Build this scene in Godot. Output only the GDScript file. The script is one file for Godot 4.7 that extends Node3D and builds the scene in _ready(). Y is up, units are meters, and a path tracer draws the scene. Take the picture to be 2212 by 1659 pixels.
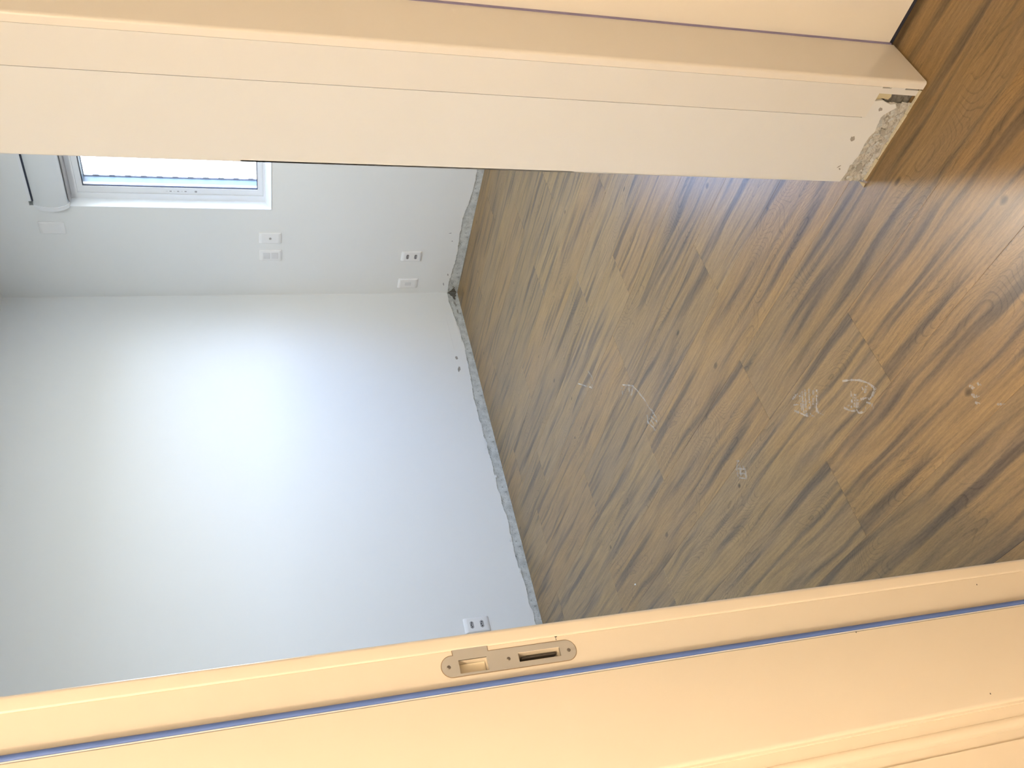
extends Node3D

# An empty bedroom seen from a hallway through a door frame, the phone held sideways.
const CEIL := 2.515
const XO := -3.704        # face of the long left wall
const ZW := -3.70         # face of the window wall
const Z2 := -1.271        # face of the partition with the closed door
const XB := -0.95         # outer corner of that partition
const ROW := 0.206        # plank width
const PLANK := 1.222      # plank length

var M := {}
var rng := RandomNumberGenerator.new()

func _ready() -> void:
	rng.seed = 7
	make_camera()
	make_light()
	make_materials()
	make_floor()
	make_shell()
	make_window()
	make_open_frame()
	make_closed_door()
	make_plates()
	make_small_things()

# ------------------------------------------------------------------ camera and light
func make_camera() -> void:
	var cam := Camera3D.new()
	cam.name = "camera"
	var b := Basis(Vector3.UP, 0.89829) * Basis(Vector3.RIGHT, -0.30382) * Basis(Vector3.BACK, -0.04487)
	# the phone was turned on its side: picture right is down, picture up is right
	cam.transform = Transform3D(Basis(-b.y, b.x, b.z), Vector3(0, 1.3, 0))
	cam.fov = rad_to_deg(2.0 * atan(829.5 / 1847.4))
	cam.near = 0.02
	cam.far = 200.0
	add_child(cam)
	cam.current = true

func make_light() -> void:
	var we := WorldEnvironment.new()
	we.name = "environment"
	var e := Environment.new()
	var sm := ProceduralSkyMaterial.new()
	sm.sky_top_color = Color(0.50, 0.66, 0.92)
	sm.sky_horizon_color = Color(0.89, 0.94, 1.0)
	sm.ground_horizon_color = Color(0.60, 0.61, 0.60)
	sm.ground_bottom_color = Color(0.40, 0.40, 0.37)
	sm.sky_curve = 0.25
	sm.ground_curve = 0.1
	sm.sun_angle_max = 1.0
	var sky := Sky.new()
	sky.sky_material = sm
	e.background_mode = Environment.BG_SKY
	e.sky = sky
	e.background_energy_multiplier = 21.0
	e.tonemap_mode = Environment.TONE_MAPPER_LINEAR
	e.tonemap_exposure = 1.0
	e.sdfgi_enabled = true
	e.ssao_enabled = true
	e.ssil_enabled = true
	we.environment = e
	add_child(we)

func hall_lamp(at: Vector3, energy: float, label: String) -> void:
	var t := thing("ceiling_lamp", at, label, "lamp", "round warm ceiling lamps")
	part("rim", lathe([Vector2(0.0, 0.0), Vector2(0.13, 0.0), Vector2(0.13, -0.03), Vector2(0.118, -0.034), Vector2(0.116, -0.022), Vector2(0.0, -0.022)], 40), M.trim, t)
	part("diffuser_light", lathe([Vector2(0.0, -0.024), Vector2(0.115, -0.024), Vector2(0.112, -0.03), Vector2(0.0, -0.034)], 40), M.lamp, t)
	var l := OmniLight3D.new()
	l.name = "lamp_light"
	l.position = Vector3(0, -0.13, 0)
	l.light_color = Color(1.0, 0.78, 0.54).linear_to_srgb()
	l.light_energy = energy
	l.light_size = 0.09
	l.omni_range = 12.0
	l.omni_attenuation = 2.0
	l.shadow_enabled = true
	t.add_child(l)

func room_lamp(at: Vector3, energy: float) -> void:
	var t := thing("ceiling_panel_lamp", at, "square neutral white panel lamp on the room ceiling", "lamp")
	ring_bars(t, "rim", Vector2(-0.15, -0.15), Vector2(0.15, 0.15), Vector2(0.014, 0.014), 0.0, 0.02, M.trim)
	for c in t.get_children():
		c.rotation.x = PI / 2
	part("diffuser_light", one_box(Vector3(-0.136, -0.014, -0.136), Vector3(0.136, -0.004, 0.136)), M.lamp_white, t)
	var l := AreaLight3D.new()
	l.name = "panel_light"
	l.area_size = Vector2(0.27, 0.27)
	l.transform = Transform3D(Basis(Vector3.RIGHT, -PI / 2), Vector3(0, -0.022, 0))
	l.light_color = Color(0.93, 1.0, 0.99).linear_to_srgb()
	l.light_energy = energy
	l.area_range = 12.0
	l.area_attenuation = 2.0
	l.shadow_enabled = true
	t.add_child(l)

# ------------------------------------------------------------------ materials
func mat(c: Color, rough := 0.6, metal := 0.0, spec := 0.5) -> StandardMaterial3D:
	var m := StandardMaterial3D.new()
	m.albedo_color = c.linear_to_srgb()
	m.roughness = rough
	m.metallic = metal
	m.metallic_specular = spec
	return m

func make_materials() -> void:
	M.paint = mat(Color(0.795, 0.805, 0.80), 0.75, 0.0, 0.3)
	M.ceiling = mat(Color(0.82, 0.82, 0.80), 0.9, 0.0, 0.2)
	M.jamb = mat(Color(0.84, 0.76, 0.64), 0.25)
	M.trim = mat(Color(0.80, 0.79, 0.76), 0.45)
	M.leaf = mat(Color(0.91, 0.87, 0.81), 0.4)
	M.jamb_lightened = mat(Color(0.88, 0.83, 0.75), 0.25)  # same jambs, lightened like the leaf to make up for weak light
	M.gasket = mat(Color(0.105, 0.185, 0.50), 0.5)
	M.gasket_grey = mat(Color(0.28, 0.25, 0.40), 0.5)
	M.upvc = mat(Color(0.80, 0.81, 0.83), 0.3)
	M.sill = mat(Color(0.86, 0.88, 0.90), 0.3)
	M.alu = mat(Color(0.10, 0.16, 0.25), 0.5)
	M.rubber = mat(Color(0.03, 0.035, 0.06), 0.6)
	M.box = mat(Color(0.70, 0.72, 0.73), 0.45)
	M.plate = mat(Color(0.82, 0.82, 0.82), 0.3)
	M.module = mat(Color(0.70, 0.70, 0.71), 0.4)
	M.recess = mat(Color(0.36, 0.35, 0.36), 0.5)
	M.dark = mat(Color(0.03, 0.03, 0.03), 0.7)
	M.nickel = mat(Color(0.55, 0.53, 0.50), 0.42, 0.35)
	M.screw = mat(Color(0.20, 0.18, 0.16), 0.45, 0.6)
	M.gap_shade = mat(Color(0.30, 0.22, 0.14), 0.7)
	M.keeper = mat(Color(0.78, 0.70, 0.55), 0.3)
	M.chip = mat(Color(0.34, 0.32, 0.30), 0.9)
	M.foam = mat(Color(0.62, 0.56, 0.38), 0.9)
	M.hollow = mat(Color(0.20, 0.19, 0.17), 0.95)
	M.filler = mat(Color(0.40, 0.38, 0.34), 0.95)
	M.underlay = mat(Color(0.66, 0.60, 0.44), 0.85)
	M.mould = mat(Color(0.13, 0.12, 0.10), 0.95)
	M.mould_pale = mat(Color(0.30, 0.29, 0.27), 0.95)
	M.slot = mat(Color(0.05, 0.04, 0.05), 0.9)
	M.sub = mat(Color(0.12, 0.11, 0.10), 0.95)
	M.plaster = mat(Color(1, 1, 1), 0.95, 0.0, 0.2)
	var pi := plaster_image()
	M.plaster.albedo_texture = ImageTexture.create_from_image(pi)
	M.plaster.uv1_triplanar = true
	M.plaster.uv1_world_triplanar = true
	M.plaster.uv1_scale = Vector3(3.1, 3.1, 3.1)
	M.cement = M.plaster.duplicate()
	M.cement.albedo_color = Color(0.98, 0.95, 0.92)
	M.cement.uv1_scale = Vector3(4.3, 4.3, 4.3)
	var dust := mat(Color(0.80, 0.75, 0.68), 1.0, 0.0, 0.1)
	dust.transparency = BaseMaterial3D.TRANSPARENCY_ALPHA
	dust.albedo_color.a = 0.34
	M.dust = dust
	var gl := mat(Color(0.9, 0.95, 1.0), 0.02)
	gl.transparency = BaseMaterial3D.TRANSPARENCY_ALPHA
	gl.albedo_color.a = 0.06
	M.glass = gl
	var lamp := mat(Color(1, 1, 1), 0.6)
	lamp.emission_enabled = true
	lamp.emission = Color(1.0, 0.78, 0.5)
	lamp.emission_energy_multiplier = 2.0
	M.lamp = lamp
	var lw := lamp.duplicate()
	lw.emission = Color(0.98, 1.0, 0.97)
	M.lamp_white = lw
	M.wood = []
	var wi := ImageTexture.create_from_image(wood_image())
	for k in 3:
		var w := mat(Color(1, 1, 1), 0.31, 0.0, 0.5)
		w.albedo_texture = wi
		w.albedo_color = [Color(1, 1, 1), Color(0.95, 0.95, 0.96), Color(1.0, 0.98, 0.95)][k]
		M.wood.append(w)

func noise_bytes(w: int, h: int, freq: float, seed_: int, tow: int, toh: int, oct := 2) -> PackedByteArray:
	var n := FastNoiseLite.new()
	n.seed = seed_
	n.noise_type = FastNoiseLite.TYPE_SIMPLEX_SMOOTH
	n.frequency = freq
	n.fractal_octaves = oct
	var im := n.get_image(w, h, false, false, true)
	if w != tow or h != toh:
		im.resize(tow, toh, Image.INTERPOLATE_CUBIC)
	return im.get_data()

func wood_image() -> Image:
	# eight different boards one above the other, grain along the picture's width
	var W := 2048
	var H := 1664
	var broad := noise_bytes(22, 832, 1.0 / 14.0, 11, W, H, 1)
	var mid := noise_bytes(64, 1664, 1.0 / 9.0, 17, W, H, 3)
	var tone := noise_bytes(40, 416, 1.0 / 26.0, 12, W, H, 2)
	var patch := noise_bytes(20, 208, 1.0 / 9.0, 18, W, H, 1)
	var fine := noise_bytes(200, 1664, 0.36, 13, W, H, 2)
	var pore := noise_bytes(420, 1664, 0.5, 23, W, H, 1)
	var warp := noise_bytes(20, 104, 1.0 / 8.0, 14, W, H, 2)
	var field := noise_bytes(22, 104, 1.0 / 9.0, 15, W, H, 2)
	var mask := noise_bytes(28, 70, 1.0 / 9.0, 16, W, H, 1)
	var knots := []
	var kr := RandomNumberGenerator.new()
	kr.seed = 5
	for s in 8:
		for k in 1:
			knots.append(Vector4(kr.randf_range(100, W - 100), s * 208 + kr.randf_range(40, 168), kr.randf_range(7, 18), kr.randf_range(4, 8)))
	var out := PackedByteArray()
	out.resize(W * H * 3)
	var at := 0
	for y in H:
		var strip := y / 208
		var lo := strip * 208
		var hi := lo + 207
		var row_knots := []
		for k in knots:
			if absf(k.y - y) < 70.0:
				row_knots.append(k)
		for x in W:
			var i := y * W + x
			var push := (warp[i] - 128) * 0.075
			var flow := 0.0
			var spot := 0.0
			for k in row_knots:
				var dx: float = (x - k.x) / (k.z * 3.2)
				if dx > -2.6 and dx < 2.6:
					var dy: float = (y - k.y) / k.w
					var r2 := dx * dx + dy * dy * 0.12
					flow += dy * 3.0 * exp(-r2 * 1.6) / (0.6 + absf(dy) * 0.35)
					var q := dx * dx * 10.0 + dy * dy
					if q < 1.6:
						spot = maxf(spot, 1.0 - q / 1.6)
			var yy := clampi(int(y + push - flow), lo, hi)
			var j := yy * W + x
			var b := broad[j] / 255.0
			var s := smoothstep(0.32, 0.98, b) * smoothstep(0.15, 0.75, patch[i] / 255.0)
			var m := mid[j] / 255.0 - 0.5
			var t := tone[j] / 255.0
			var f := field[j] * 0.085
			f = f - floorf(f)
			var ring := smoothstep(0.72, 0.97, f) * smoothstep(0.50, 0.72, mask[i] / 255.0)
			var fi := fine[i] / 255.0 - 0.5
			var po := smoothstep(0.72, 0.95, pore[i] / 255.0)
			var d := 0.86 - 0.25 * s - 0.20 * m - 0.11 * ring + 0.11 * fi - 0.07 * po - 0.30 * spot
			var warm := 0.30 + 0.7 * t - 0.55 * s
			out[at] = clampi(int(255.0 * d * (0.635 + 0.050 * warm)), 12, 255)
			out[at + 1] = clampi(int(255.0 * d * (0.530 + 0.025 * warm + 0.010 * s)), 12, 255)
			out[at + 2] = clampi(int(255.0 * d * (0.395 - 0.040 * warm + 0.030 * s)), 12, 255)
			at += 3
	return Image.create_from_data(W, H, false, Image.FORMAT_RGB8, out)

func plaster_image() -> Image:
	var W := 512
	var a := noise_bytes(W, W, 0.012, 31, W, W, 4)
	var b := noise_bytes(W, W, 0.09, 32, W, W, 3)
	var c := noise_bytes(W, W, 0.03, 33, W, W, 3)
	var out := PackedByteArray()
	out.resize(W * W * 3)
	for i in W * W:
		var v := 0.765 + 0.16 * (a[i] / 255.0 - 0.5) + 0.10 * (b[i] / 255.0 - 0.5)
		v -= 0.20 * smoothstep(0.72, 0.86, c[i] / 255.0)
		out[i * 3] = clampi(int(255.0 * v * 0.985), 0, 255)
		out[i * 3 + 1] = clampi(int(255.0 * v), 0, 255)
		out[i * 3 + 2] = clampi(int(255.0 * v * 0.99), 0, 255)
	return Image.create_from_data(W, W, false, Image.FORMAT_RGB8, out)

# ------------------------------------------------------------------ builders
func thing(called: String, at: Vector3, label: String, category: String, group := "", kind := "") -> Node3D:
	var o := Node3D.new()
	o.name = called
	add_child(o, true)
	o.position = at
	tag(o, label, category, group, kind)
	return o

func tag(o: Node3D, label: String, category: String, group := "", kind := "") -> void:
	o.set_meta("label", label)
	o.set_meta("category", category)
	if group != "":
		o.set_meta("group", group)
	if kind != "":
		o.set_meta("kind", kind)

func part(called: String, mesh: Mesh, m: Material, parent: Node3D, at := Vector3.ZERO, label := "") -> MeshInstance3D:
	var o := MeshInstance3D.new()
	o.name = called
	o.mesh = mesh
	o.material_override = m
	o.position = at
	parent.add_child(o, true)
	if label != "":
		o.set_meta("label", label)
	return o

func start() -> SurfaceTool:
	var st := SurfaceTool.new()
	st.begin(Mesh.PRIMITIVE_TRIANGLES)
	return st

func tri(st: SurfaceTool, a: Vector3, b: Vector3, c: Vector3, na: Vector3, nb: Vector3, nc: Vector3) -> void:
	# a, b, c anticlockwise as seen from outside
	for k in [[a, na], [c, nc], [b, nb]]:
		st.set_normal(k[1])
		st.add_vertex(k[0])

func quad(st: SurfaceTool, a: Vector3, b: Vector3, c: Vector3, d: Vector3) -> void:
	var n := (b - a).cross(c - a).normalized()
	tri(st, a, b, c, n, n, n)
	tri(st, a, c, d, n, n, n)

func prism(st: SurfaceTool, poly: PackedVector2Array, d0: float, d1: float, xf: Transform3D, smooth := 40.0, caps := true) -> void:
	# poly in local x, y, pushed along local z from d0 to d1
	var p := poly.duplicate()
	if Geometry2D.is_polygon_clockwise(p):
		p.reverse()
	var n := p.size()
	if caps:
		var idx := Geometry2D.triangulate_polygon(p)
		var up := xf.basis.z.normalized()
		for k in range(0, idx.size(), 3):
			var a := p[idx[k]]
			var b := p[idx[k + 1]]
			var c := p[idx[k + 2]]
			if (b - a).cross(c - a) < 0.0:
				var s := b
				b = c
				c = s
			tri(st, xf * Vector3(a.x, a.y, d1), xf * Vector3(b.x, b.y, d1), xf * Vector3(c.x, c.y, d1), up, up, up)
			tri(st, xf * Vector3(a.x, a.y, d0), xf * Vector3(c.x, c.y, d0), xf * Vector3(b.x, b.y, d0), -up, -up, -up)
	var en := []
	for k in n:
		var e := (p[(k + 1) % n] - p[k]).normalized()
		en.append(Vector2(e.y, -e.x))
	for k in n:
		var k2 := (k + 1) % n
		var n0: Vector2 = en[k]
		var n1: Vector2 = en[k]
		var prev: Vector2 = en[(k + n - 1) % n]
		var next: Vector2 = en[k2]
		if absf(rad_to_deg(prev.angle_to(en[k]))) < smooth:
			n0 = (prev + en[k]).normalized()
		if absf(rad_to_deg(next.angle_to(en[k]))) < smooth:
			n1 = (next + en[k]).normalized()
		var a := xf * Vector3(p[k].x, p[k].y, d0)
		var b := xf * Vector3(p[k2].x, p[k2].y, d0)
		var c := xf * Vector3(p[k2].x, p[k2].y, d1)
		var d := xf * Vector3(p[k].x, p[k].y, d1)
		var w0 := (xf.basis * Vector3(n0.x, n0.y, 0)).normalized()
		var w1 := (xf.basis * Vector3(n1.x, n1.y, 0)).normalized()
		tri(st, a, b, c, w0, w1, w1)
		tri(st, a, c, d, w0, w1, w0)

# plan polygon (x, z) raised from y0 to y1
func plan() -> Transform3D:
	return Transform3D(Basis(Vector3(1, 0, 0), Vector3(0, 0, -1), Vector3(0, 1, 0)), Vector3.ZERO)

func raise(st: SurfaceTool, pts: Array, y0: float, y1: float) -> void:
	var p := PackedVector2Array()
	for v in pts:
		p.append(Vector2(v.x, -v.y))
	prism(st, p, y0, y1, plan())

# polygon (x, y) on a wall that faces +z, its front at z
func face_z(st: SurfaceTool, pts: Array, z: float, thick: float, smooth := 5.0) -> void:
	prism(st, PackedVector2Array(pts), -thick, 0.0, Transform3D(Basis.IDENTITY, Vector3(0, 0, z)), smooth)

# polygon (-z, y) on a wall that faces +x, its front at x
func face_x(st: SurfaceTool, pts: Array, x: float, thick: float, smooth := 5.0) -> void:
	prism(st, PackedVector2Array(pts), -thick, 0.0, Transform3D(Basis(Vector3(0, 0, -1), Vector3(0, 1, 0), Vector3(1, 0, 0)), Vector3(x, 0, 0)), smooth)

func box(st: SurfaceTool, lo: Vector3, hi: Vector3) -> void:
	raise(st, [Vector2(lo.x, lo.z), Vector2(hi.x, lo.z), Vector2(hi.x, hi.z), Vector2(lo.x, hi.z)], lo.y, hi.y)

func one_box(lo: Vector3, hi: Vector3) -> Mesh:
	var st := start()
	box(st, lo, hi)
	return st.commit()

func lathe(profile: Array, seg: int) -> Mesh:
	var st := start()
	for k in profile.size() - 1:
		var a: Vector2 = profile[k]
		var b: Vector2 = profile[k + 1]
		var e := (b - a).normalized()
		for s in seg:
			var t0 := TAU * s / seg
			var t1 := TAU * (s + 1) / seg
			var n0 := Vector3(-e.y * cos(t0), e.x, -e.y * sin(t0))
			var n1 := Vector3(-e.y * cos(t1), e.x, -e.y * sin(t1))
			var p := Vector3(a.x * cos(t0), a.y, a.x * sin(t0))
			var q := Vector3(a.x * cos(t1), a.y, a.x * sin(t1))
			var r := Vector3(b.x * cos(t1), b.y, b.x * sin(t1))
			var u := Vector3(b.x * cos(t0), b.y, b.x * sin(t0))
			tri(st, p, q, r, n0, n1, n1)
			tri(st, p, r, u, n0, n1, n0)
	return st.commit()

func rounded(w: float, h: float, r: float, seg := 5) -> PackedVector2Array:
	var p := PackedVector2Array()
	for k in 4:
		var c := Vector2((w / 2 - r) * [1, -1, -1, 1][k], (h / 2 - r) * [1, 1, -1, -1][k])
		for s in seg + 1:
			var t := PI / 2 * (k + float(s) / seg)
			p.append(c + Vector2(cos(t), sin(t)) * r)
	return p

# a soft-edged plate: outlines of growing inset stacked along z
func pillow(st: SurfaceTool, w: float, h: float, r: float, steps: Array, xf := Transform3D.IDENTITY) -> void:
	var rings := []
	for s in steps:
		var ring := []
		for v in rounded(w - 2 * s[0], h - 2 * s[0] * s[2], maxf(r - s[0], 0.0008)):
			ring.append(xf * Vector3(v.x, v.y, s[1]))
		rings.append(ring)
	for k in rings.size() - 1:
		var n: int = rings[k].size()
		for i in n:
			quad(st, rings[k][i], rings[k][(i + 1) % n], rings[k + 1][(i + 1) % n], rings[k + 1][i])
	var top: Array = rings[-1]
	var nrm := xf.basis.z.normalized()
	for i in range(1, top.size() - 1):
		tri(st, top[0], top[i], top[i + 1], nrm, nrm, nrm)

# ------------------------------------------------------------------ floor
func plank_mesh(l: float, u0: float, u1: float, strip: int) -> Mesh:
	# a board along x, its top at y = 0 with eased edges
	var st := start()
	var w := ROW
	var e := 0.0005
	var g := 0.00006
	var v0 := (strip + 0.02) / 8.0
	var v1 := (strip + 0.98) / 8.0
	var P := func(x: float, y: float, z: float) -> Array:
		return [Vector3(x, y, z), Vector2(lerpf(u0, u1, x / l), lerpf(v0, v1, z / w))]
	var top := [P.call(g + e, 0.0, g + e), P.call(l - g - e, 0.0, g + e), P.call(l - g - e, 0.0, w - g - e), P.call(g + e, 0.0, w - g - e)]
	var mid := [P.call(g, -0.0004, g), P.call(l - g, -0.0004, g), P.call(l - g, -0.0004, w - g), P.call(g, -0.0004, w - g)]
	var low := [P.call(g, -0.005, g), P.call(l - g, -0.005, g), P.call(l - g, -0.005, w - g), P.call(g, -0.005, w - g)]
	var put := func(a: Array, b: Array, c: Array) -> void:
		var nn: Vector3 = (c[0] - a[0]).cross(b[0] - a[0]).normalized()
		for q in [a, b, c]:
			st.set_normal(nn)
			st.set_uv(q[1])
			st.add_vertex(q[0])
	put.call(top[0], top[1], top[2])
	put.call(top[0], top[2], top[3])
	for k in 4:
		var k2 := (k + 1) % 4
		put.call(mid[k], mid[k2], top[k2])
		put.call(mid[k], top[k2], top[k])
		put.call(low[k], low[k2], mid[k2])
		put.call(low[k], mid[k2], mid[k])
	return st.commit()

func make_floor() -> void:
	var f := thing("floor", Vector3.ZERO, "grey-brown wood plank floor with dusty shoe prints", "floor", "", "structure")
	part("subfloor", one_box(Vector3(-3.9, -0.12, -3.9), Vector3(1.1, -0.0052, 2.1)), M.sub, f)
	# x of one joint in each row, read off the photograph; row k lies between -1.102 - 0.206 k and the next
	var joint := {-2: -1.465, -1: -1.177, 0: -1.581, 1: -2.191, 2: -1.532, 3: -2.156, 4: -1.951, 5: -2.25, 6: -1.832, 7: -2.58, 8: -2.205}
	var meshes := {}
	for k in range(-15, 13):
		var z0 := -1.102 - ROW * (k + 1)
		var x_lo := -3.80
		var x_hi := 1.0
		if z0 + ROW < -1.45:
			x_hi = -0.9
		elif z0 > -0.3:
			x_lo = -1.3
		var j: float = joint[k] if joint.has(k) else -1.9 + fposmod(k * 0.47, PLANK)
		var x := j - ceilf((j - x_lo) / PLANK) * PLANK
		var n := 0
		while x < x_hi:
			var a := maxf(x, x_lo)
			var b := minf(x + PLANK, x_hi)
			if b - a > 0.01:
				var strip := posmod(k * 3 + n * 5 + (k / 3), 8)
				var flip := posmod(k * 7 + n * 3, 2) == 1
				var u0 := (a - x) / PLANK
				var u1 := (b - x) / PLANK
				if flip:
					u0 = 1.0 - u0
					u1 = 1.0 - u1
				var key := "%.3f %.3f %.3f %d" % [b - a, u0, u1, strip]
				if not meshes.has(key):
					meshes[key] = plank_mesh(b - a, u0, u1, strip)
				part("plank", meshes[key], M.wood[posmod(k + n * 2, 3)], f, Vector3(a, 0, z0))
			x += PLANK
			n += 1

# ------------------------------------------------------------------ walls
# ragged lower edge of a coat of paint: points from s0 to s1 at the heights of keys [[s, h], ...]
func ragged(s0: float, s1: float, keys: Array, rough: float, seed_: int, step := 0.008) -> Array:
	var n := FastNoiseLite.new()
	n.seed = seed_
	n.frequency = 9.0
	n.fractal_octaves = 3
	var n2 := FastNoiseLite.new()
	n2.seed = seed_ + 1
	n2.frequency = 45.0
	var out := []
	var c := int(ceilf((s1 - s0) / step))
	for i in c + 1:
		var s := lerpf(s0, s1, float(i) / c)
		var h: float = keys[-1][1]
		if s <= keys[0][0]:
			h = keys[0][1]
		else:
			for k in keys.size() - 1:
				if s >= keys[k][0] and s <= keys[k + 1][0]:
					h = lerpf(keys[k][1], keys[k + 1][1], (s - keys[k][0]) / (keys[k + 1][0] - keys[k][0]))
		out.append(Vector2(s, maxf(h + rough * (n.get_noise_1d(s) + 0.5 * n2.get_noise_1d(s)), 0.004)))
	return out

# lumpy strip of bare plaster; local x along, y up, z out
func lumps(w: float, h: float, nx: int, ny: int, depth: float, seed_: int, freq: float) -> Mesh:
	var n := FastNoiseLite.new()
	n.seed = seed_
	n.frequency = freq
	n.fractal_octaves = 4
	var P := func(i: int, j: int) -> Vector3:
		var x := w * i / nx
		var y := h * j / ny
		return Vector3(x, y, depth * n.get_noise_2d(x, y))
	var st := start()
	var N := func(i: int, j: int) -> Vector3:
		var dx: Vector3 = P.call(i + 1, j) - P.call(i - 1, j)
		var dy: Vector3 = P.call(i, j + 1) - P.call(i, j - 1)
		return dx.cross(dy).normalized()
	for i in nx:
		for j in ny:
			var a: Vector3 = P.call(i, j)
			var b: Vector3 = P.call(i + 1, j)
			var c: Vector3 = P.call(i + 1, j + 1)
			var d: Vector3 = P.call(i, j + 1)
			var na: Vector3 = N.call(i, j)
			var nb: Vector3 = N.call(i + 1, j)
			var nc: Vector3 = N.call(i + 1, j + 1)
			var nd: Vector3 = N.call(i, j + 1)
			tri(st, a, b, c, na, nb, nc)
			tri(st, a, c, d, na, nc, nd)
	return st.commit()

func blob(c: Vector2, rx: float, ry: float, turn: float, seed_: int, n := 14) -> Array:
	var r := RandomNumberGenerator.new()
	r.seed = seed_
	var out := []
	for k in n:
		var t := TAU * k / n
		var q := r.randf_range(0.65, 1.15)
		out.append(c + Vector2(cos(t) * rx * q, sin(t) * ry * q).rotated(turn))
	return out

func make_shell() -> void:
	var t := 0.15
	var top := CEIL
	# ---- ceiling
	var c := thing("ceiling", Vector3(0, CEIL, 0), "plain white ceiling", "ceiling", "", "structure")
	part("slab", one_box(Vector3(-3.9, 0, -3.9), Vector3(1.1, 0.12, 2.1)), M.ceiling, c)
	# ---- long left wall
	var wl := thing("wall_left", Vector3.ZERO, "long white wall with bare grey plaster along its foot", "wall", "", "structure")
	part("plaster", one_box(Vector3(XO - t, 0, ZW - t), Vector3(XO - 0.004, top, -0.2)), M.plaster, wl)
	var bare := part("bare_band", lumps(3.4, 0.12, 480, 16, 0.0016, 51, 16.0), M.plaster, wl)
	bare.transform = Transform3D(Basis(Vector3(0, 0, -1), Vector3(0, 1, 0), Vector3(1, 0, 0)), Vector3(XO - 0.0035, 0, -0.3))
	var st := start()
	var edge := ragged(0.39, 3.70, [[1.3, 0.034], [1.51, 0.035], [1.70, 0.041], [1.735, 0.043], [1.81, 0.047], [1.89, 0.048], [2.07, 0.046], [2.26, 0.055], [2.42, 0.051], [2.60, 0.059], [2.86, 0.059], [3.1, 0.046], [3.26, 0.040], [3.51, 0.059], [3.70, 0.067]], 0.008, 61)
	face_x(st, edge + [Vector2(3.70, top), Vector2(0.39, top)], XO, 0.004)
	part("paint_coat", st.commit(), M.paint, wl)
	for k in 9:
		var s: float = [3.163, 3.078, 3.30, 2.52, 2.33, 1.95, 1.78, 3.52, 2.9][k]
		var y: float = [0.106, 0.106, 0.052, 0.061, 0.049, 0.057, 0.046, 0.075, 0.058][k]
		if k < 2:
			var sc := start()
			face_x(sc, blob(Vector2(s, y), [0.014, 0.024][k], [0.009, 0.0085][k], -0.25, 70 + k), XO + 0.0004, 0.0006)
			part("paint_chip", sc.commit(), M.chip, wl, Vector3.ZERO, "small grey chip in the paint")
		elif k < 7:
			# curled flakes of paint at the ragged edge
			var sf := start()
			face_x(sf, blob(Vector2(s, y), 0.012, 0.005, -0.2, 80 + k, 9), XO + 0.003, 0.003)
			part("paint_flake", sf.commit(), M.paint, wl)
	var sx := start()
	face_x(sx, [Vector2(3.489, 0.1095), Vector2(3.229, 0.1075), Vector2(3.229, 0.1090), Vector2(3.489, 0.1105)], XO + 0.0006, 0.0010)
	part("scratch", sx.commit(), M.module, wl)
	# ---- window wall
	var wf := thing("wall_far", Vector3.ZERO, "white end wall with the window, grey plaster bare along its foot", "wall", "", "structure")
	var wx0 := -3.069
	var wx1 := -1.57
	var wy0 := 1.118
	var wy1 := 2.265
	for front in 2:
		var z1 := ZW if front == 1 else ZW - 0.004
		var z0 := ZW - 0.004 if front == 1 else ZW - t
		var sw := start()
		box(sw, Vector3(XO - t, wy0, z0), Vector3(wx0, wy1, z1))
		box(sw, Vector3(wx1, wy0, z0), Vector3(0.4, wy1, z1))
		box(sw, Vector3(XO - t, wy1, z0), Vector3(0.4, top, z1))
		if front == 0:
			box(sw, Vector3(XO - t, 0, z0), Vector3(0.4, wy0, z1))
		else:
			var ew := ragged(-3.704, -0.95, [[-3.69, 0.065], [-3.54, 0.065], [-3.42, 0.054], [-3.28, 0.058], [-3.136, 0.068], [-3.0, 0.050], [-2.87, 0.040], [-2.78, 0.041]], 0.008, 65)
			face_z(sw, ew + [Vector2(-0.95, wy0), Vector2(XO, wy0)], ZW, 0.004)
		part("paint_coat" if front == 1 else "plaster", sw.commit(), M.paint if front == 1 else M.plaster, wf)
	part("bare_band", lumps(2.75, 0.12, 380, 16, 0.0016, 52, 16.0), M.plaster, wf, Vector3(XO, 0, ZW - 0.0035))
	for k in 4:
		var sd := start()
		face_z(sd, blob([Vector2(-3.55, 0.085), Vector2(-3.63, 0.10), Vector2(-3.28, 0.10), Vector2(-3.22, 0.12)][k], [0.011, 0.014, 0.005, 0.003][k], [0.004, 0.004, 0.004, 0.009][k], 0.3, 90 + k, 10), ZW + 0.0004, 0.0006)
		part("scuff", sd.commit(), M.recess, wf)
	# dark mould in the corner at the floor
	var far_spots := [[Vector2(0.000, 0.064), Vector2(0.004, 0.054), Vector2(0.011, 0.049), Vector2(0.017, 0.041), Vector2(0.028, 0.038), Vector2(0.033, 0.031), Vector2(0.046, 0.030), Vector2(0.043, 0.024), Vector2(0.029, 0.025), Vector2(0.022, 0.017), Vector2(0.013, 0.019), Vector2(0.009, 0.010), Vector2(0.0, 0.006)],
		[Vector2(0.040, 0.036), Vector2(0.050, 0.040), Vector2(0.058, 0.034), Vector2(0.051, 0.031)]]
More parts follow.
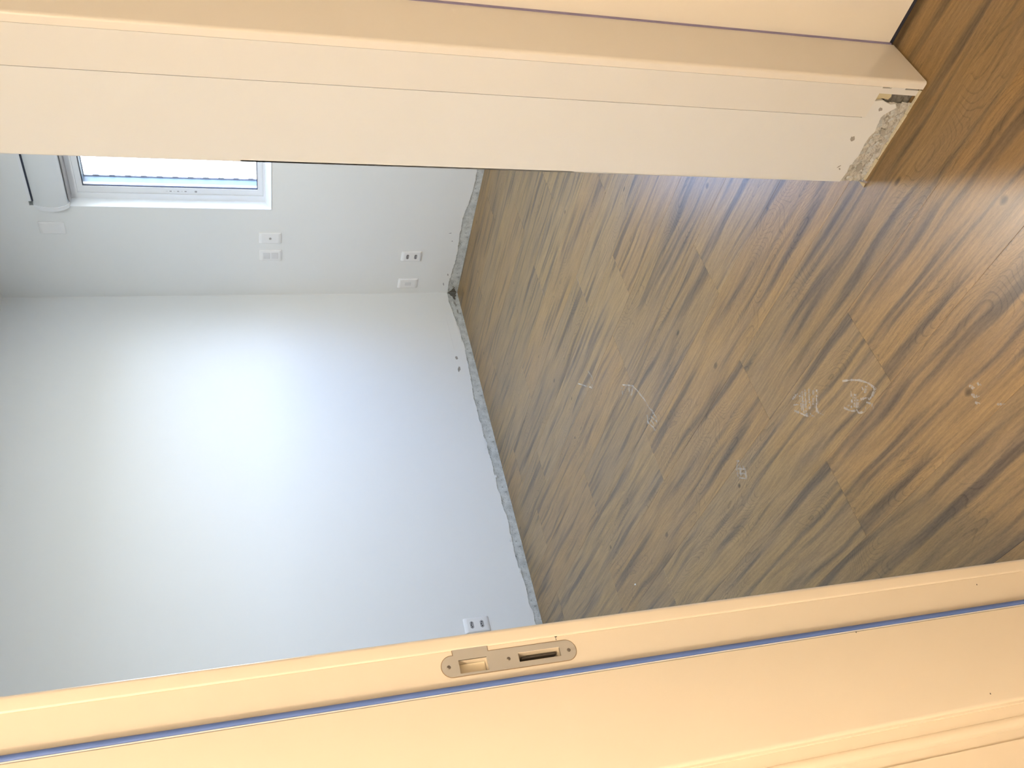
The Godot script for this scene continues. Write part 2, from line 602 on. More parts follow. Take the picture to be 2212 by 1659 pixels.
	var left_spots := [[Vector2(0.000, 0.064), Vector2(0.010, 0.051), Vector2(0.022, 0.047), Vector2(0.030, 0.037), Vector2(0.047, 0.036), Vector2(0.060, 0.027), Vector2(0.052, 0.021), Vector2(0.036, 0.024), Vector2(0.025, 0.013), Vector2(0.012, 0.016), Vector2(0.0, 0.006)],
		[Vector2(0.070, 0.037), Vector2(0.092, 0.041), Vector2(0.105, 0.033), Vector2(0.118, 0.034), Vector2(0.110, 0.025), Vector2(0.085, 0.028)], [Vector2(0.14, 0.030), Vector2(0.165, 0.034), Vector2(0.18, 0.026), Vector2(0.155, 0.023)]]
	for k in far_spots.size() + left_spots.size():
		var sm := start()
		var on_far := k < far_spots.size()
		var pts := []
		for v in (far_spots[k] if on_far else left_spots[k - far_spots.size()]):
			pts.append(Vector2(XO + v.x, v.y) if on_far else Vector2(-ZW - v.x, v.y))
		if on_far:
			face_z(sm, pts, ZW - 0.0012, 0.004)
		else:
			face_x(sm, pts, XO - 0.0012, 0.004)
		part("mould_spot", sm.commit(), M.mould if k == 0 or k == far_spots.size() else M.mould_pale, wf if on_far else wl, Vector3.ZERO, "dark mould in the corner")
	# ---- partition with the closed door
	var wr := thing("wall_right", Vector3.ZERO, "white partition beside the closed door, plaster crumbling at its foot", "wall", "", "structure")
	var zc := Z2 - 0.005
	var sr := start()
	box(sr, Vector3(XB + 0.003, 0, zc - 0.13), Vector3(-0.772, top, zc))
	box(sr, Vector3(-0.772, 0.104, zc - 0.13), Vector3(-0.745, top, zc))
	box(sr, Vector3(0.005, 0, zc - 0.13), Vector3(0.4, top, zc))
	box(sr, Vector3(-0.745, 2.14, zc - 0.13), Vector3(0.005, top, zc))
	box(sr, Vector3(XB + 0.003, 0, ZW), Vector3(XB + 0.13, top, zc - 0.13))
	part("plaster", sr.commit(), M.plaster, wr)
	var sp := start()
	var low := [Vector2(-0.7345, 0.0985), Vector2(-0.7561, 0.0958), Vector2(-0.7545, 0.085), Vector2(-0.7531, 0.0761), Vector2(-0.757, 0.066), Vector2(-0.761, 0.0529), Vector2(-0.7594, 0.0412), Vector2(-0.7675, 0.034), Vector2(-0.773, 0.041), Vector2(-0.7844, 0.0535), Vector2(-0.7915, 0.0569)]
	var jag := ragged(-0.905, -0.795, [[-0.905, 0.0565], [-0.88, 0.056], [-0.84, 0.058], [-0.823, 0.0525], [-0.805, 0.0575]], 0.004, 66, 0.004)
	jag.reverse()
	face_z(sp, low + jag + [Vector2(-0.9074, 0.0615), Vector2(-0.925, 0.058), Vector2(XB, 0.062), Vector2(XB, top), Vector2(-0.7935, top), Vector2(-0.7935, 0.1010), Vector2(-0.7345, 0.1010)], Z2, 0.005)
	box(sp, Vector3(-0.7345, 2.14, zc), Vector3(0.25, top, Z2))
	box(sp, Vector3(0.01, 0.09, zc), Vector3(0.25, 2.14, Z2))
	var side := ragged(-Z2, -ZW, [[1.27, 0.06], [2.5, 0.05], [3.7, 0.06]], 0.012, 67)
	# the long side faces the window side of the room (towards -x)
	var sq := []
	for v in side:
		sq.append(Vector2(-v.x, v.y))
	prism(sp, PackedVector2Array(sq + [Vector2(ZW, top), Vector2(Z2, top)]), -0.003, 0.0, Transform3D(Basis(Vector3(0, 0, 1), Vector3(0, 1, 0), Vector3(-1, 0, 0)), Vector3(XB, 0, 0)), 5.0)
	part("paint_coat", sp.commit(), M.paint, wr)
	part("crumbling_plaster", lumps(0.192, 0.075, 170, 66, 0.0055, 53, 48.0), M.cement, wr, Vector3(XB + 0.0005, 0.001, zc + 0.0012), "rough bare plaster")
	for d in [[Vector2(-0.8245, 0.030), 0.012, 0.006, 0.6], [Vector2(-0.913, 0.034), 0.010, 0.008, 0.3], [Vector2(-0.8685, 0.013), 0.007, 0.003, 0.1], [Vector2(-0.846, 0.022), 0.003, 0.005, 0.0]]:
		var sb := start()
		face_z(sb, blob(d[0], d[1], d[2], d[3], int(d[0].x * -1000)), zc + 0.0048, 0.003)
		part("filler_patch", sb.commit(), M.filler, wr)
	for d in [[Vector2(-0.8435, 0.094), 0.0075, 0.0055, 0.5], [Vector2(-0.7728, 0.0695), 0.0050, 0.0042, 0.6], [Vector2(-0.9180, 0.0815), 0.0035, 0.0016, 0.9], [Vector2(-0.9115, 0.0860), 0.0050, 0.0012, -0.8]]:
		var sb := start()
		face_z(sb, blob(d[0], d[1], d[2], d[3], int(d[0].x * -2000)), Z2 + 0.0004, 0.0006)
		part("paint_chip", sb.commit(), M.chip, wr, Vector3.ZERO, "small grey chip in the paint")
	# what the cut casing leaves open between jamb and plaster
	part("gap_back", one_box(Vector3(-0.772, 0.0, Z2 - 0.060), Vector3(-0.7215, 0.13, Z2 - 0.030)), M.slot, wr)
	part("filling_strip", one_box(Vector3(-0.7405, 0.004, Z2 - 0.014), Vector3(-0.7290, 0.102, Z2 - 0.003)), M.trim, wr)
	part("putty", one_box(Vector3(-0.7290, 0.038, Z2 - 0.012), Vector3(-0.7212, 0.071, Z2 - 0.002)), M.trim, wr)
	var sfm := start()
	face_z(sfm, [Vector2(-0.7405, 0.101), Vector2(-0.7405, 0.058), Vector2(-0.7485, 0.0555), Vector2(-0.7546, 0.0589), Vector2(-0.7530, 0.0744), Vector2(-0.7640, 0.0918), Vector2(-0.7640, 0.101)], Z2 - 0.007, 0.010)
	part("foam_filling", sfm.commit(), M.foam, wr, Vector3.ZERO, "yellowish mounting foam")
	part("broken_hollow", lumps(0.052, 0.062, 30, 30, 0.007, 54, 55.0), M.hollow, wr, Vector3(-0.7735, 0.0005, Z2 - 0.013), "dark broken hollow")
	for k in 12:
		var s0 := lerpf(-0.9440, -0.726, k / 12.0)
		var s1 := lerpf(-0.9440, -0.726, (k + 1) / 12.0) - 0.0006
		part("underlay_edge", one_box(Vector3(s0, 0.0, Z2 - 0.004), Vector3(s1, rng.randf_range(0.0018, 0.0038), Z2 + rng.randf_range(0.0, 0.0022))), M.underlay, wr)
	var fk := start()
	face_z(fk, [Vector2(-0.9445, 0.018), Vector2(-0.9475, 0.002), Vector2(-0.9575, 0.0005), Vector2(-0.9530, 0.007)], Z2 + 0.008, 0.004)
	part("plaster_flake", fk.commit(), M.underlay, wr)
	# ---- wall of the open door frame
	var wn := thing("wall_near", Vector3.ZERO, "wall between hallway and room that holds the open door frame", "wall", "", "structure")
	var sn := start()
	box(sn, Vector3(XO - t, 0, -0.392), Vector3(-1.04, top, -0.215))
	box(sn, Vector3(0.155, 0, -0.392), Vector3(1.05, top, -0.215))
	box(sn, Vector3(-1.04, 2.16, -0.392), Vector3(0.155, top, -0.215))
	part("masonry", sn.commit(), M.paint, wn)
	# ---- rest of the small passage, the shut room and the hallway
	var we := thing("wall_end", Vector3.ZERO, "white wall closing the passage beside the closed door", "wall", "", "structure")
	part("masonry", one_box(Vector3(0.25, 0, ZW - t), Vector3(0.40, top, -0.392)), M.paint, we)
	var hl := thing("wall_hall_left", Vector3.ZERO, "cream hallway side wall beside the open door frame", "wall", "", "structure")
	part("masonry", one_box(Vector3(-1.25, 0, -0.176), Vector3(-1.100, top, 2.1)), M.jamb, hl)
	var hr := thing("wall_hall_right", Vector3.ZERO, "white hallway wall behind the photographer's right", "wall", "", "structure")
	part("masonry", one_box(Vector3(0.9, 0, -0.215), Vector3(1.05, top, 2.1)), M.paint, hr)
	var hb := thing("wall_hall_back", Vector3.ZERO, "white hallway wall behind the photographer", "wall", "", "structure")
	part("masonry", one_box(Vector3(-1.25, 0, 1.9), Vector3(1.05, top, 2.05)), M.paint, hb)
	hall_lamp(Vector3(0.10, CEIL, 0.09), 0.25, "round warm white ceiling lamp in the hallway close before the door frame")
	hall_lamp(Vector3(0.35, CEIL, 0.98), 2.75, "round warm white ceiling lamp at the far end of the hallway")
	room_lamp(Vector3(-1.88, CEIL, -2.45), 3.0)

# ------------------------------------------------------------------ window
func make_window() -> void:
	var w := thing("window_1", Vector3(-3.069, 1.118, ZW), "white plastic window with a rounded roller shutter box above", "window", "", "structure")
	var W := 1.499
	var H := 0.972
	# sloping sill and reveals in front of the set-back frame
	var sl := start()
	prism(sl, PackedVector2Array([Vector2(0.003, 0.0), Vector2(0.003, 0.003), Vector2(-0.06, 0.030), Vector2(-0.14, 0.030), Vector2(-0.14, 0.0)]), 0.0, W, Transform3D(Basis(Vector3(0, 0, 1), Vector3(0, 1, 0), Vector3(-1, 0, 0)), Vector3(W, 0, 0)), 5.0)
	part("window_sill", sl.commit(), M.sill, w)
	part("reveal", one_box(Vector3(0, 0.0, -0.14), Vector3(0.004, H, 0.003)), M.sill, w)
	part("reveal", one_box(Vector3(W - 0.004, 0.0, -0.14), Vector3(W, H, 0.003)), M.sill, w)
	ring_bars(w, "frame_bar", Vector2(0.004, 0.026), Vector2(W - 0.004, 0.9455), Vector2(0.034, 0.014), -0.14, -0.060, M.upvc)
	ring_bars(w, "sash_bar", Vector2(0.0385, 0.0405), Vector2(W - 0.0385, 0.9315), Vector2(0.0375, 0.027), -0.10, -0.066, M.upvc)
	ring_bars(w, "glazing_gasket", Vector2(0.074, 0.065), Vector2(W - 0.074, 0.9065), Vector2(0.006, 0.006), -0.078, -0.070, M.rubber)
	ring_bars(w, "outer_frame", Vector2(0.064, 0.058), Vector2(W - 0.064, 0.914), Vector2(0.010, 0.008), -0.150, -0.101, M.alu)
	ring_bars(w, "outer_gasket", Vector2(0.073, 0.064), Vector2(W - 0.073, 0.908), Vector2(0.0055, 0.0055), -0.154, -0.146, M.rubber)
	part("pane", one_box(Vector3(0.075, 0.066, -0.082), Vector3(W - 0.075, 0.906, -0.078)), M.glass, w)
	for k in 11:
		part("slat_bump", one_box(Vector3(0.077, 0.085 + k * 0.075, -0.153), Vector3(0.0825, 0.112 + k * 0.075, -0.147)), M.rubber, w)  # added dark bumps stand in for scalloped shutter slat edges against the glare
	for k in 6:
		part("print_mark", one_box(Vector3(0.052, 0.42 + k * 0.018, -0.0662), Vector3(0.058, 0.430 + k * 0.018, -0.0656)), M.module if k % 2 else M.recess, w)
	part("latch_dot", lathe_disc(0.006, 0.002), M.recess, w).transform = Transform3D(Basis(Vector3.RIGHT, PI / 2), Vector3(0.055, 0.375, -0.0662))
	# shutter box: rounded belly along x with end caps
	var bx := thing("shutter_box", Vector3(-3.069, 2.085, ZW), "white rounded roller shutter box above the window", "shutter box")
	var prof := []
	prof.append(Vector2(-0.14, 0.0))
	for k in 17:
		var a := lerpf(-PI / 2, PI / 2, k / 16.0)
		prof.append(Vector2(0.004 + 0.040 * cos(a), 0.080 + 0.076 * sin(a)))
	prof.append(Vector2(-0.14, 0.156))
	var sb := start()
	# profile (depth, height) pushed along x
	prism(sb, PackedVector2Array(prof), 0.026, 1.473, Transform3D(Basis(Vector3(0, 0, 1), Vector3(0, 1, 0), Vector3(-1, 0, 0)), Vector3(1.499, 0, 0)), 40.0)
	part("casing", sb.commit(), M.box, bx)
	var cap := []
	cap.append(Vector2(-0.14, -0.004))
	for k in 17:
		var a := lerpf(-PI / 2, PI / 2, k / 16.0)
		cap.append(Vector2(0.004 + 0.045 * cos(a), 0.080 + 0.080 * sin(a)))
	cap.append(Vector2(-0.14, 0.160))
	for s in 2:
		var se := start()
		prism(se, PackedVector2Array(cap), 0.0, 0.022, Transform3D(Basis(Vector3(0, 0, 1), Vector3(0, 1, 0), Vector3(-1, 0, 0)), Vector3([0.026, 1.495][s], 0, 0)), 40.0)
		part("end_cap", se.commit(), M.upvc, bx)
	part("top_slit", one_box(Vector3(0.03, 0.158, -0.10), Vector3(1.47, 0.166, 0.002)), M.rubber, bx)
	part("bottom_rail", one_box(Vector3(0.004, -0.024, -0.13), Vector3(1.495, -0.001, -0.061)), M.upvc, bx)
	part("bottom_shadow_strip", one_box(Vector3(0.03, -0.006, -0.060), Vector3(1.47, -0.0005, 0.004)), M.recess, bx)  # strip coloured grey for the shadow line under the box
	part("top_rail", one_box(Vector3(0.03, 0.166, -0.12), Vector3(1.47, 0.180, 0.004)), M.upvc, bx)

func lathe_disc(r: float, h: float) -> Mesh:
	return lathe([Vector2(0, h), Vector2(r * 0.8, h), Vector2(r, h * 0.6), Vector2(r, 0)], 16)

func ring_bars(parent: Node3D, called: String, lo: Vector2, hi: Vector2, w: Vector2, z0: float, z1: float, m: Material) -> void:
	var o := [lo, Vector2(hi.x, lo.y), hi, Vector2(lo.x, hi.y)]
	var i := [lo + w, Vector2(hi.x - w.x, lo.y + w.y), hi - w, Vector2(lo.x + w.x, hi.y - w.y)]
	for k in 4:
		var k2 := (k + 1) % 4
		var st := start()
		prism(st, PackedVector2Array([o[k], o[k2], i[k2], i[k]]), z0, z1, Transform3D.IDENTITY, 5.0)
		part(called, st.commit(), m, parent)

# ------------------------------------------------------------------ open door frame in the foreground
func arc(c: Vector2, r: float, a0: float, a1: float, n := 6) -> Array:
	var out := []
	for k in n + 1:
		var a := deg_to_rad(lerpf(a0, a1, float(k) / n))
		out.append(c + Vector2(cos(a), sin(a)) * r)
	return out

# plan outline of a jamb whose stop face is x = 0 and faces +x; z runs from the hall end (0) into the room
func jamb_plan(depth: float, notch := 0.0, n0 := 0.0, n1 := 0.0) -> Array:
	# corners in (x, z); the rebate lies 12 mm behind the stop face
	var stop := -0.126
	var p := []
	p.append_array(arc(Vector2(-0.005, -0.005), 0.005, 90, 0))      # hall arris (z towards the hall is up)
	p.append_array(arc(Vector2(-0.0015, stop + 0.0015), 0.0015, 0, -90, 3))
	p.append(Vector2(-0.012, stop))
	if notch > 0.0:
		p.append_array([Vector2(-0.012, n0), Vector2(-0.012 - notch, n0), Vector2(-0.012 - notch, n1), Vector2(-0.012, n1)])
	p.append_array(arc(Vector2(-0.0145, depth + 0.0025), 0.0025, 0, -90))
	p.append(Vector2(-0.045, depth))
	p.append(Vector2(-0.045, 0.0))
	return p

func make_open_frame() -> void:
	var ox := -1.0
	var oz := -0.207
	var f := thing("door_1", Vector3(ox, 0, oz), "cream door frame with a metal strike plate and blue seal, nearest the camera", "door frame", "", "structure")
	var st := start()
	var depth := -0.1835
	# strike plate heights: bolt mortise and latch mortise
	var rows := [[0.003, 0.932, 0.0], [0.932, 0.987, 0.032], [0.987, 1.027, 0.0], [1.027, 1.064, 0.016], [1.064, 2.13, 0.0]]
	for r in rows:
		var n0 := -0.1565 if r[2] > 0.02 else -0.152
		var n1 := -0.1675 if r[2] > 0.02 else -0.169
		raise(st, jamb_plan(depth, r[2], n0, n1), r[0], r[1])
	part("strike_jamb", st.commit(), M.jamb, f)
	# the mortises seen through the plate
	part("mortise", one_box(Vector3(-0.043, 0.933, -0.167), Vector3(-0.0365, 0.986, -0.157)), M.slot, f, Vector3.ZERO, "dark bolt mortise")
	var lk := start()
	face_x(lk, [Vector2(0.1525, 1.0275), Vector2(0.1685, 1.0275), Vector2(0.1685, 1.0635), Vector2(0.1525, 1.0635)], -0.0255, 0.002)
	part("latch_keeper", lk.commit(), M.keeper, f, Vector3.ZERO, "glossy cream latch keeper")
	part("splinter", one_box(Vector3(-0.040, 0.934, -0.1665), Vector3(-0.024, 0.980, -0.1640)), M.sub, f)
	# blue brush seal tucked behind the stop
	var sg := start()
	raise(sg, [Vector2(-0.012, -0.1262)] + arc(Vector2(-0.0052, -0.1312), 0.0048, 90, -90, 8) + [Vector2(-0.012, -0.1355)], 0.004, 2.12)
	part("seal", sg.commit(), M.gasket, f, Vector3.ZERO, "blue rubber door seal")
	var sl := start()
	raise(sl, [Vector2(-0.006, -0.1262), Vector2(-0.0008, -0.1262), Vector2(-0.0008, -0.1278), Vector2(-0.006, -0.1278)], 0.004, 2.12)
	part("seal_lip", sl.commit(), M.upvc, f)
	# casing on the room side with a rounded inner edge
	var sc := start()
	raise(sc, [Vector2(-0.0135, -0.1815)] + arc(Vector2(-0.0125, -0.1845), 0.0022, 90, 0) + arc(Vector2(-0.0163, -0.1965), 0.006, 0, -90) + [Vector2(-0.085, -0.2025), Vector2(-0.085, -0.1845), Vector2(-0.046, -0.1845), Vector2(-0.046, -0.1815)], 0.003, 2.19)
	part("casing", sc.commit(), M.jamb, f)
	# casing on the hall side: flat board, then a corner moulding against the side wall
	var sh := start()
	raise(sh, [Vector2(-0.046, 0.0), Vector2(-0.0165, 0.0)] + [Vector2(-0.0165, 0.0015), Vector2(-0.099, 0.0015), Vector2(-0.099, -0.010), Vector2(-0.046, -0.010)], 0.003, 2.19)
	part("casing", sh.commit(), M.jamb, f)
	var sm := start()
	raise(sm, [Vector2(-0.130, -0.002), Vector2(-0.098, -0.002)] + arc(Vector2(-0.102, 0.007), 0.010, -30, 50, 8) + [Vector2(-0.104, 0.0165), Vector2(-0.104, 0.031), Vector2(-0.130, 0.031)], 0.0, CEIL)
	part("corner_moulding", sm.commit(), M.jamb, f)
	# head and hinge side, out of the picture
	var sj := start()
	raise(sj, [Vector2(1.12, 0.0), Vector2(1.155, 0.0), Vector2(1.155, depth), Vector2(1.12, depth)], 0.003, 2.13)
	part("hinge_jamb", sj.commit(), M.jamb, f)
	part("head_jamb", one_box(Vector3(-0.04, 2.10, depth), Vector3(1.155, 2.16, 0.0)), M.jamb, f)
	# strike plate, in strips round its two openings
	var p := Node3D.new()
	p.name = "strike_plate"
	f.add_child(p, true)
	p.set_meta("label", "satin nickel strike plate")
	var sp := start()
	var za := 0.1495   # -z, hall side edge
	var zb := 0.1755   # room side edge
	var zm := (za + zb) / 2
	var r := (zb - za) / 2
	var fx := -0.0112
	var th := 0.0025
	face_x(sp, arc(Vector2(zm, 0.9235), r, 180, 360, 14) + [Vector2(zb, 0.932), Vector2(za, 0.932)], fx, th, 30.0)
	face_x(sp, [Vector2(za, 0.932), Vector2(0.1560, 0.932), Vector2(0.1560, 0.987), Vector2(za, 0.987)], fx, th)
	face_x(sp, [Vector2(0.1680, 0.932), Vector2(zb, 0.932), Vector2(zb, 0.987), Vector2(0.1680, 0.987)], fx, th)
	face_x(sp, [Vector2(za, 0.987), Vector2(zb, 0.987), Vector2(zb, 1.0275), Vector2(za, 1.0275)], fx, th)
	face_x(sp, [Vector2(za, 1.0275), Vector2(0.1522, 1.0275), Vector2(0.1522, 1.0635), Vector2(za, 1.0635)], fx, th)
	face_x(sp, [Vector2(0.1690, 1.0275), Vector2(0.1690, 1.0635), Vector2(zb, 1.0635)] + [Vector2(zb, 1.0690), Vector2(0.1842, 1.0690), Vector2(0.1842, 1.0265)] + arc(Vector2(0.1822, 1.0265), 0.002, 0, -90, 4) + [Vector2(zb, 1.0245), Vector2(zb, 1.0275)], fx, th, 30.0)
	face_x(sp, arc(Vector2(zm, 1.0725), r, 0, 180, 14) + [Vector2(za, 1.0635), Vector2(zb, 1.0635)], fx, th, 30.0)
	part("plate", sp.commit(), M.nickel, p)
	var rim := start()
	var line := arc(Vector2(zm, 0.9235), r, 180, 360, 14) + [Vector2(zb, 1.0245), Vector2(0.1842, 1.0245), Vector2(0.1842, 1.0690), Vector2(zb, 1.0690)] + arc(Vector2(zm, 1.0725), r, 0, 180, 14)
	for k in line.size():
		var a0: Vector2 = line[k]
		var a1: Vector2 = line[(k + 1) % line.size()]
		if a0.distance_to(a1) < 0.0004:
			continue
		var nn := Vector2((a1 - a0).y, -(a1 - a0).x).normalized() * 0.0009
		face_x(rim, [a0, a1, a1 + nn, a0 + nn], -0.01165, 0.0006)
	var rm := part("plate_shadow_ring", rim.commit(), M.gap_shade, p)  # brown ring puts the shadow gap round the plate into colour
	rm.set_meta("label", "thin dark ring coloured in for the shadow gap round the strike plate")
	for y in [0.9203, 1.0004, 1.0766]:
		var s := part("screw", lathe_disc(0.0024, 0.0009), M.screw, p)
		s.transform = Transform3D(Basis(Vector3.BACK, -PI / 2), Vector3(fx - 0.0002, y, -0.1620))
	# drill mark above the plate and specks on the frame
	for d in [[Vector2(0.1713, 0.2568), -0.0117], [Vector2(0.0145, 0.3507), 0.0003], [Vector2(0.1245, 0.5089), 0.0003]]:
		var sk := start()
		face_x(sk, blob(d[0], 0.0012, 0.0010, 0.0, 9, 8), d[1], 0.0005)
		part("speck", sk.commit(), M.screw, f)
	for d in [[Vector2(0.1825, 0.9325), 0.0024, 0.0020], [Vector2(0.1785, 0.9330), 0.0016, 0.0006]]:
		var sd := start()
		face_x(sd, blob(d[0], d[1], d[2], 0.0, int(d[0].x * 1e4), 9), -0.0117, 0.0006)
		part("drill_mark", sd.commit(), M.screw, f)

# ------------------------------------------------------------------ closed door on the right
func make_closed_door() -> void:
	var ox := -0.7055
	var oz := -1.266
	var d := thing("door_2", Vector3(ox, 0, oz), "closed cream door in its frame, set into the white partition", "door", "", "structure")
	var depth := -0.16
	var st := start()
	raise(st, arc(Vector2(-0.0055, -0.0055), 0.0055, 90, 0) + [Vector2(0, -0.136), Vector2(-0.012, -0.136), Vector2(-0.012, depth), Vector2(-0.034, depth), Vector2(-0.034, -0.02), Vector2(-0.016, -0.02), Vector2(-0.016, 0.0)], 0.004, 2.12)
	part("jamb", st.commit(), M.jamb_lightened, d)
	var hinge := start()
	raise(hinge, [Vector2(0.70, 0), Vector2(0.735, 0), Vector2(0.735, depth), Vector2(0.70, depth)], 0.004, 2.12)
	part("jamb", hinge.commit(), M.jamb_lightened, d)
	part("head_jamb", one_box(Vector3(-0.03, 2.10, depth), Vector3(0.735, 2.14, 0)), M.jamb_lightened, d)
	var sg := start()
	raise(sg, [Vector2(-0.002, -0.1362), Vector2(0.0022, -0.1362), Vector2(0.0022, -0.1405), Vector2(-0.002, -0.1405)], 0.010, 2.10)
	part("seal", sg.commit(), M.gasket_grey, d, Vector3.ZERO, "blue rubber door seal")
	var lf := start()
	box(lf, Vector3(-0.010, 0.013, -0.176), Vector3(0.712, 2.098, -0.1405))
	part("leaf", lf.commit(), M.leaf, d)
	part("dark_gap_bar", one_box(Vector3(-0.004, 0.0015, -0.174), Vector3(0.704, 0.0128, -0.144)), M.rubber, d, Vector3.ZERO, "black bar added to darken the gap under the door leaf")  # black bar put in so the gap under the leaf stays dark
	# flat casing, cut off above the floor where the baseboard was
	var sc := start()
	raise(sc, [Vector2(-0.0165, 0.0), Vector2(-0.0838, 0.0), Vector2(-0.0845, -0.0007), Vector2(-0.0845, -0.0046), Vector2(-0.0165, -0.0046)], 0.0985, 2.19)
	part("casing", sc.commit(), M.trim, d)
	part("casing", one_box(Vector3(0.737, 0.003, -0.0046), Vector3(0.80, 2.19, 0.0)), M.trim, d)
	part("casing", one_box(Vector3(-0.0838, 2.12, -0.0046), Vector3(0.80, 2.19, 0.001)), M.trim, d)

# ------------------------------------------------------------------ wall plates
func plate(called: String, at: Vector3, faces_x: bool, label: String, category: String, group := "") -> Node3D:
	var t := thing(called, at, label, category, group)
	if faces_x:
		t.rotation.y = PI / 2
	var st := start()
	pillow(st, 0.075, 0.120, 0.005, [[0.0, 0.0, 1.0], [0.0, 0.003, 1.0], [0.0012, 0.0055, 2.2], [0.003, 0.0080, 3.0], [0.006, 0.0092, 2.6]])
	part("plate", st.commit(), M.plate, t)
	return t

func socket(t: Node3D, y: float) -> void:
	var st := start()
	var hex := []
	for v in [Vector2(-0.019, 0.0), Vector2(-0.013, 0.0085), Vector2(0.013, 0.0085), Vector2(0.019, 0.0), Vector2(0.013, -0.0085), Vector2(-0.013, -0.0085)]:
		hex.append(v + Vector2(0, y))
	face_z(st, hex, 0.0096, 0.003)
	var s := part("socket", st.commit(), M.recess, t)
	for k in 3:
		var h := part("pin_hole", lathe_disc(0.0030, 0.0006), M.dark, s)
		h.transform = Transform3D(Basis(Vector3.RIGHT, PI / 2), Vector3([-0.0095, 0.0, 0.0095][k], y + [0.0, 0.003, 0.0][k], 0.0096))

func module(t: Node3D, called: String, lo: Vector2, hi: Vector2, m: Material) -> Node3D:
	var st := start()
	pillow(st, hi.x - lo.x, hi.y - lo.y, 0.002, [[0.0, 0.0, 1.0], [0.0, 0.0012, 1.0], [0.0008, 0.0018, 1.0]])
	return part(called, st.commit(), m, t, Vector3((lo.x + hi.x) / 2, (lo.y + hi.y) / 2, 0.0088))

func make_plates() -> void:
	var a := plate("double_outlet", Vector3(XO, 0.317, -1.530), true, "white double power outlet on the long wall, half behind the door frame", "outlet", "white wall plates")
	socket(a, 0.024)
	socket(a, -0.024)
	var b := plate("double_outlet", Vector3(-3.396, 0.328, ZW), false, "white double power outlet low on the window wall, dark sockets", "outlet", "white wall plates")
	socket(b, 0.024)
	socket(b, -0.024)
	var c := plate("wall_plate", Vector3(-3.617, 0.324, ZW), false, "white wall plate low on the window wall, nearest the room corner", "wall plate", "white wall plates")
	module(c, "module", Vector2(-0.012, -0.018), Vector2(0.012, 0.018), M.module)
	var d := plate("wall_plate", Vector3(-3.264, 1.127, ZW), false, "white wall plate with a dot at its middle, just below the window corner", "wall plate", "white wall plates")
	var q := part("jack", lathe_disc(0.0065, 0.004), M.recess, d)
	q.transform = Transform3D(Basis(Vector3.RIGHT, PI / 2), Vector3(0, 0, 0.0088))
	var e := plate("light_switch", Vector3(-3.390, 1.125, ZW), false, "white light switch plate with two rockers, left of the dotted plate", "switch", "white wall plates")
	module(e, "rocker", Vector2(-0.022, 0.003), Vector2(0.022, 0.040), M.module)
	module(e, "rocker", Vector2(-0.022, -0.040), Vector2(0.022, -0.003), M.module)
	plate("blank_plate", Vector3(-3.208, 2.190, ZW), false, "blank white cover plate high beside the shutter box", "wall plate", "white wall plates")

# ------------------------------------------------------------------ dust and crumbs
func stroke_mesh(strokes: Array, w: float, seed_: int) -> Mesh:
	# smears of dust: short broken ribbons on the floor
	var r := RandomNumberGenerator.new()
	r.seed = seed_
	var st := start()
	for s in strokes:
		for k in s.size() - 1:
			var a: Vector2 = s[k]
			var b: Vector2 = s[k + 1]
			var dir := (b - a).normalized()
			var side := Vector2(-dir.y, dir.x)
			var n := maxi(2, int((b - a).length() / 0.006))
			for i in n:
				if r.randf() < 0.22:
					continue
				var p := a.lerp(b, float(i) / n)
				var q := a.lerp(b, (i + r.randf_range(0.6, 1.15)) / n)
				var w0 := w * r.randf_range(0.4, 1.2)
				var w1 := w * r.randf_range(0.4, 1.2)
				var y := 0.0006 + 0.00005 * (i % 4)
				quad(st, Vector3(p.x - side.x * w0, y, p.y - side.y * w0), Vector3(q.x - side.x * w1, y, q.y - side.y * w1), Vector3(q.x + side.x * w1, y, q.y + side.y * w1), Vector3(p.x + side.x * w0, y, p.y + side.y * w0))
	return st.commit()

func V(a: Array) -> Array:
	var out := []
	for k in range(0, a.size(), 2):
		out.append(Vector2(a[k], a[k + 1]))
	return out

func print_of(label: String, groups: Array, w: float, seed_: int) -> void:
	var t := thing("shoe_print", Vector3.ZERO, label, "shoe print", "dusty shoe prints", "stuff")
	for k in groups.size():
		var L := []
		for s in groups[k]:
			L.append(V(s))
		part(["sole_mark", "heel_mark"][k], stroke_mesh(L, w, seed_ + k), M.dust, t)
		part(["sole_mark", "heel_mark"][k], stroke_mesh(L, w * 0.35, seed_ + k + 50), M.dust, t, Vector3(0.004, 0.0001, 0.003))

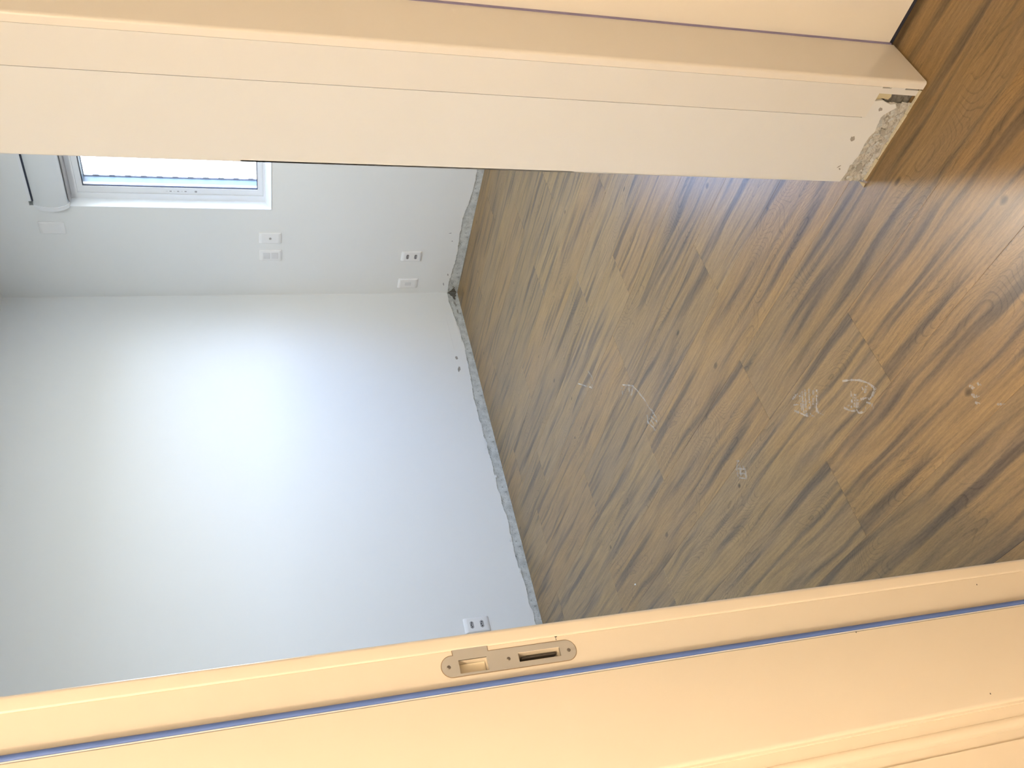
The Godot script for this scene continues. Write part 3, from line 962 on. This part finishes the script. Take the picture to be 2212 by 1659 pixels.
func make_small_things() -> void:
	print_of("pale dusty shoe print, sole and heel, largest on the floor", [
		[[-1.436, -1.076, -1.457, -1.037], [-1.425, -1.072, -1.455, -1.027], [-1.413, -1.067, -1.451, -1.017], [-1.4, -1.059, -1.431, -1.021], [-1.386, -1.051, -1.419, -1.015], [-1.374, -1.044, -1.418, -0.998], [-1.409, -1.008, -1.411, -0.993, -1.402, -0.98], [-1.474, -1.067, -1.46, -1.058], [-1.481, -1.055, -1.466, -1.035, -1.449, -1.013], [-1.469, -1.081, -1.447, -1.081], [-1.436, -1.012, -1.433, -0.999]],
		[[-1.294, -0.996, -1.271, -0.98, -1.25, -0.962], [-1.25, -0.962, -1.233, -0.941, -1.224, -0.918], [-1.224, -0.918, -1.243, -0.91, -1.259, -0.913], [-1.287, -0.961, -1.301, -0.94, -1.313, -0.93], [-1.281, -0.948, -1.304, -0.926], [-1.331, -0.948, -1.318, -0.928, -1.306, -0.92], [-1.3, -0.92, -1.3, -0.908, -1.287, -0.902, -1.275, -0.908], [-1.265, -0.912, -1.253, -0.897, -1.262, -0.89], [-1.252, -0.953, -1.254, -0.938], [-1.278, -0.938, -1.297, -0.921], [-1.241, -0.939, -1.256, -0.929], [-1.316, -0.944, -1.315, -0.935], [-1.275, -0.928, -1.257, -0.918]]], 0.0027, 200)
	print_of("few pale dust smears nearest the closed door side", [[[-1.024, -0.763, -1.021, -0.752], [-1.031, -0.748, -1.03, -0.739, -1.022, -0.736], [-1.035, -0.731, -1.027, -0.719], [-0.999, -0.698, -0.989, -0.691], [-1.006, -0.755, -1.007, -0.749]]], 0.0030, 210)
	print_of("long dusty shoe print, dotted along one side, mid floor", [[[-2.217, -1.739, -2.15, -1.68], [-2.228, -1.737, -2.242, -1.713], [-2.175, -1.708, -2.193, -1.681], [-2.15, -1.68, -2.189, -1.667], [-2.149, -1.673, -2.131, -1.631, -2.112, -1.582]], [[-2.116, -1.579, -2.109, -1.553, -2.095, -1.526], [-2.097, -1.524, -2.089, -1.493, -2.096, -1.478], [-2.151, -1.526, -2.133, -1.487], [-2.134, -1.527, -2.117, -1.488], [-2.117, -1.52, -2.096, -1.485], [-2.136, -1.541, -2.156, -1.504], [-2.13, -1.491, -2.124, -1.465], [-2.103, -1.503, -2.131, -1.473]]], 0.0033, 220)
	print_of("faint dusty shoe print farthest from the camera", [[[-2.432, -1.989, -2.414, -1.942, -2.419, -1.915], [-2.435, -1.92, -2.448, -1.908], [-2.545, -2.014, -2.446, -1.91], [-2.446, -1.953, -2.456, -1.922]]], 0.0030, 230)
	print_of("faint short toe print with crossing tread lines", [[[-1.793, -1.118, -1.774, -1.104], [-1.783, -1.106, -1.804, -1.094, -1.809, -1.067], [-1.77, -1.092, -1.766, -1.069, -1.777, -1.051], [-1.779, -1.093, -1.797, -1.069], [-1.795, -1.093, -1.764, -1.07], [-1.801, -1.082, -1.77, -1.059], [-1.803, -1.068, -1.779, -1.049]]], 0.0027, 240)
	var cr := start()
	raise(cr, blob(Vector2(0, 0), 0.0035, 0.003, 0.4, 250, 8), 0.0, 0.003)
	var o := part("plaster_crumb", cr.commit(), M.plate, self, Vector3(-2.634, 0.0, -1.161))
	tag(o, "tiny white plaster crumb lying on the floor", "crumb")
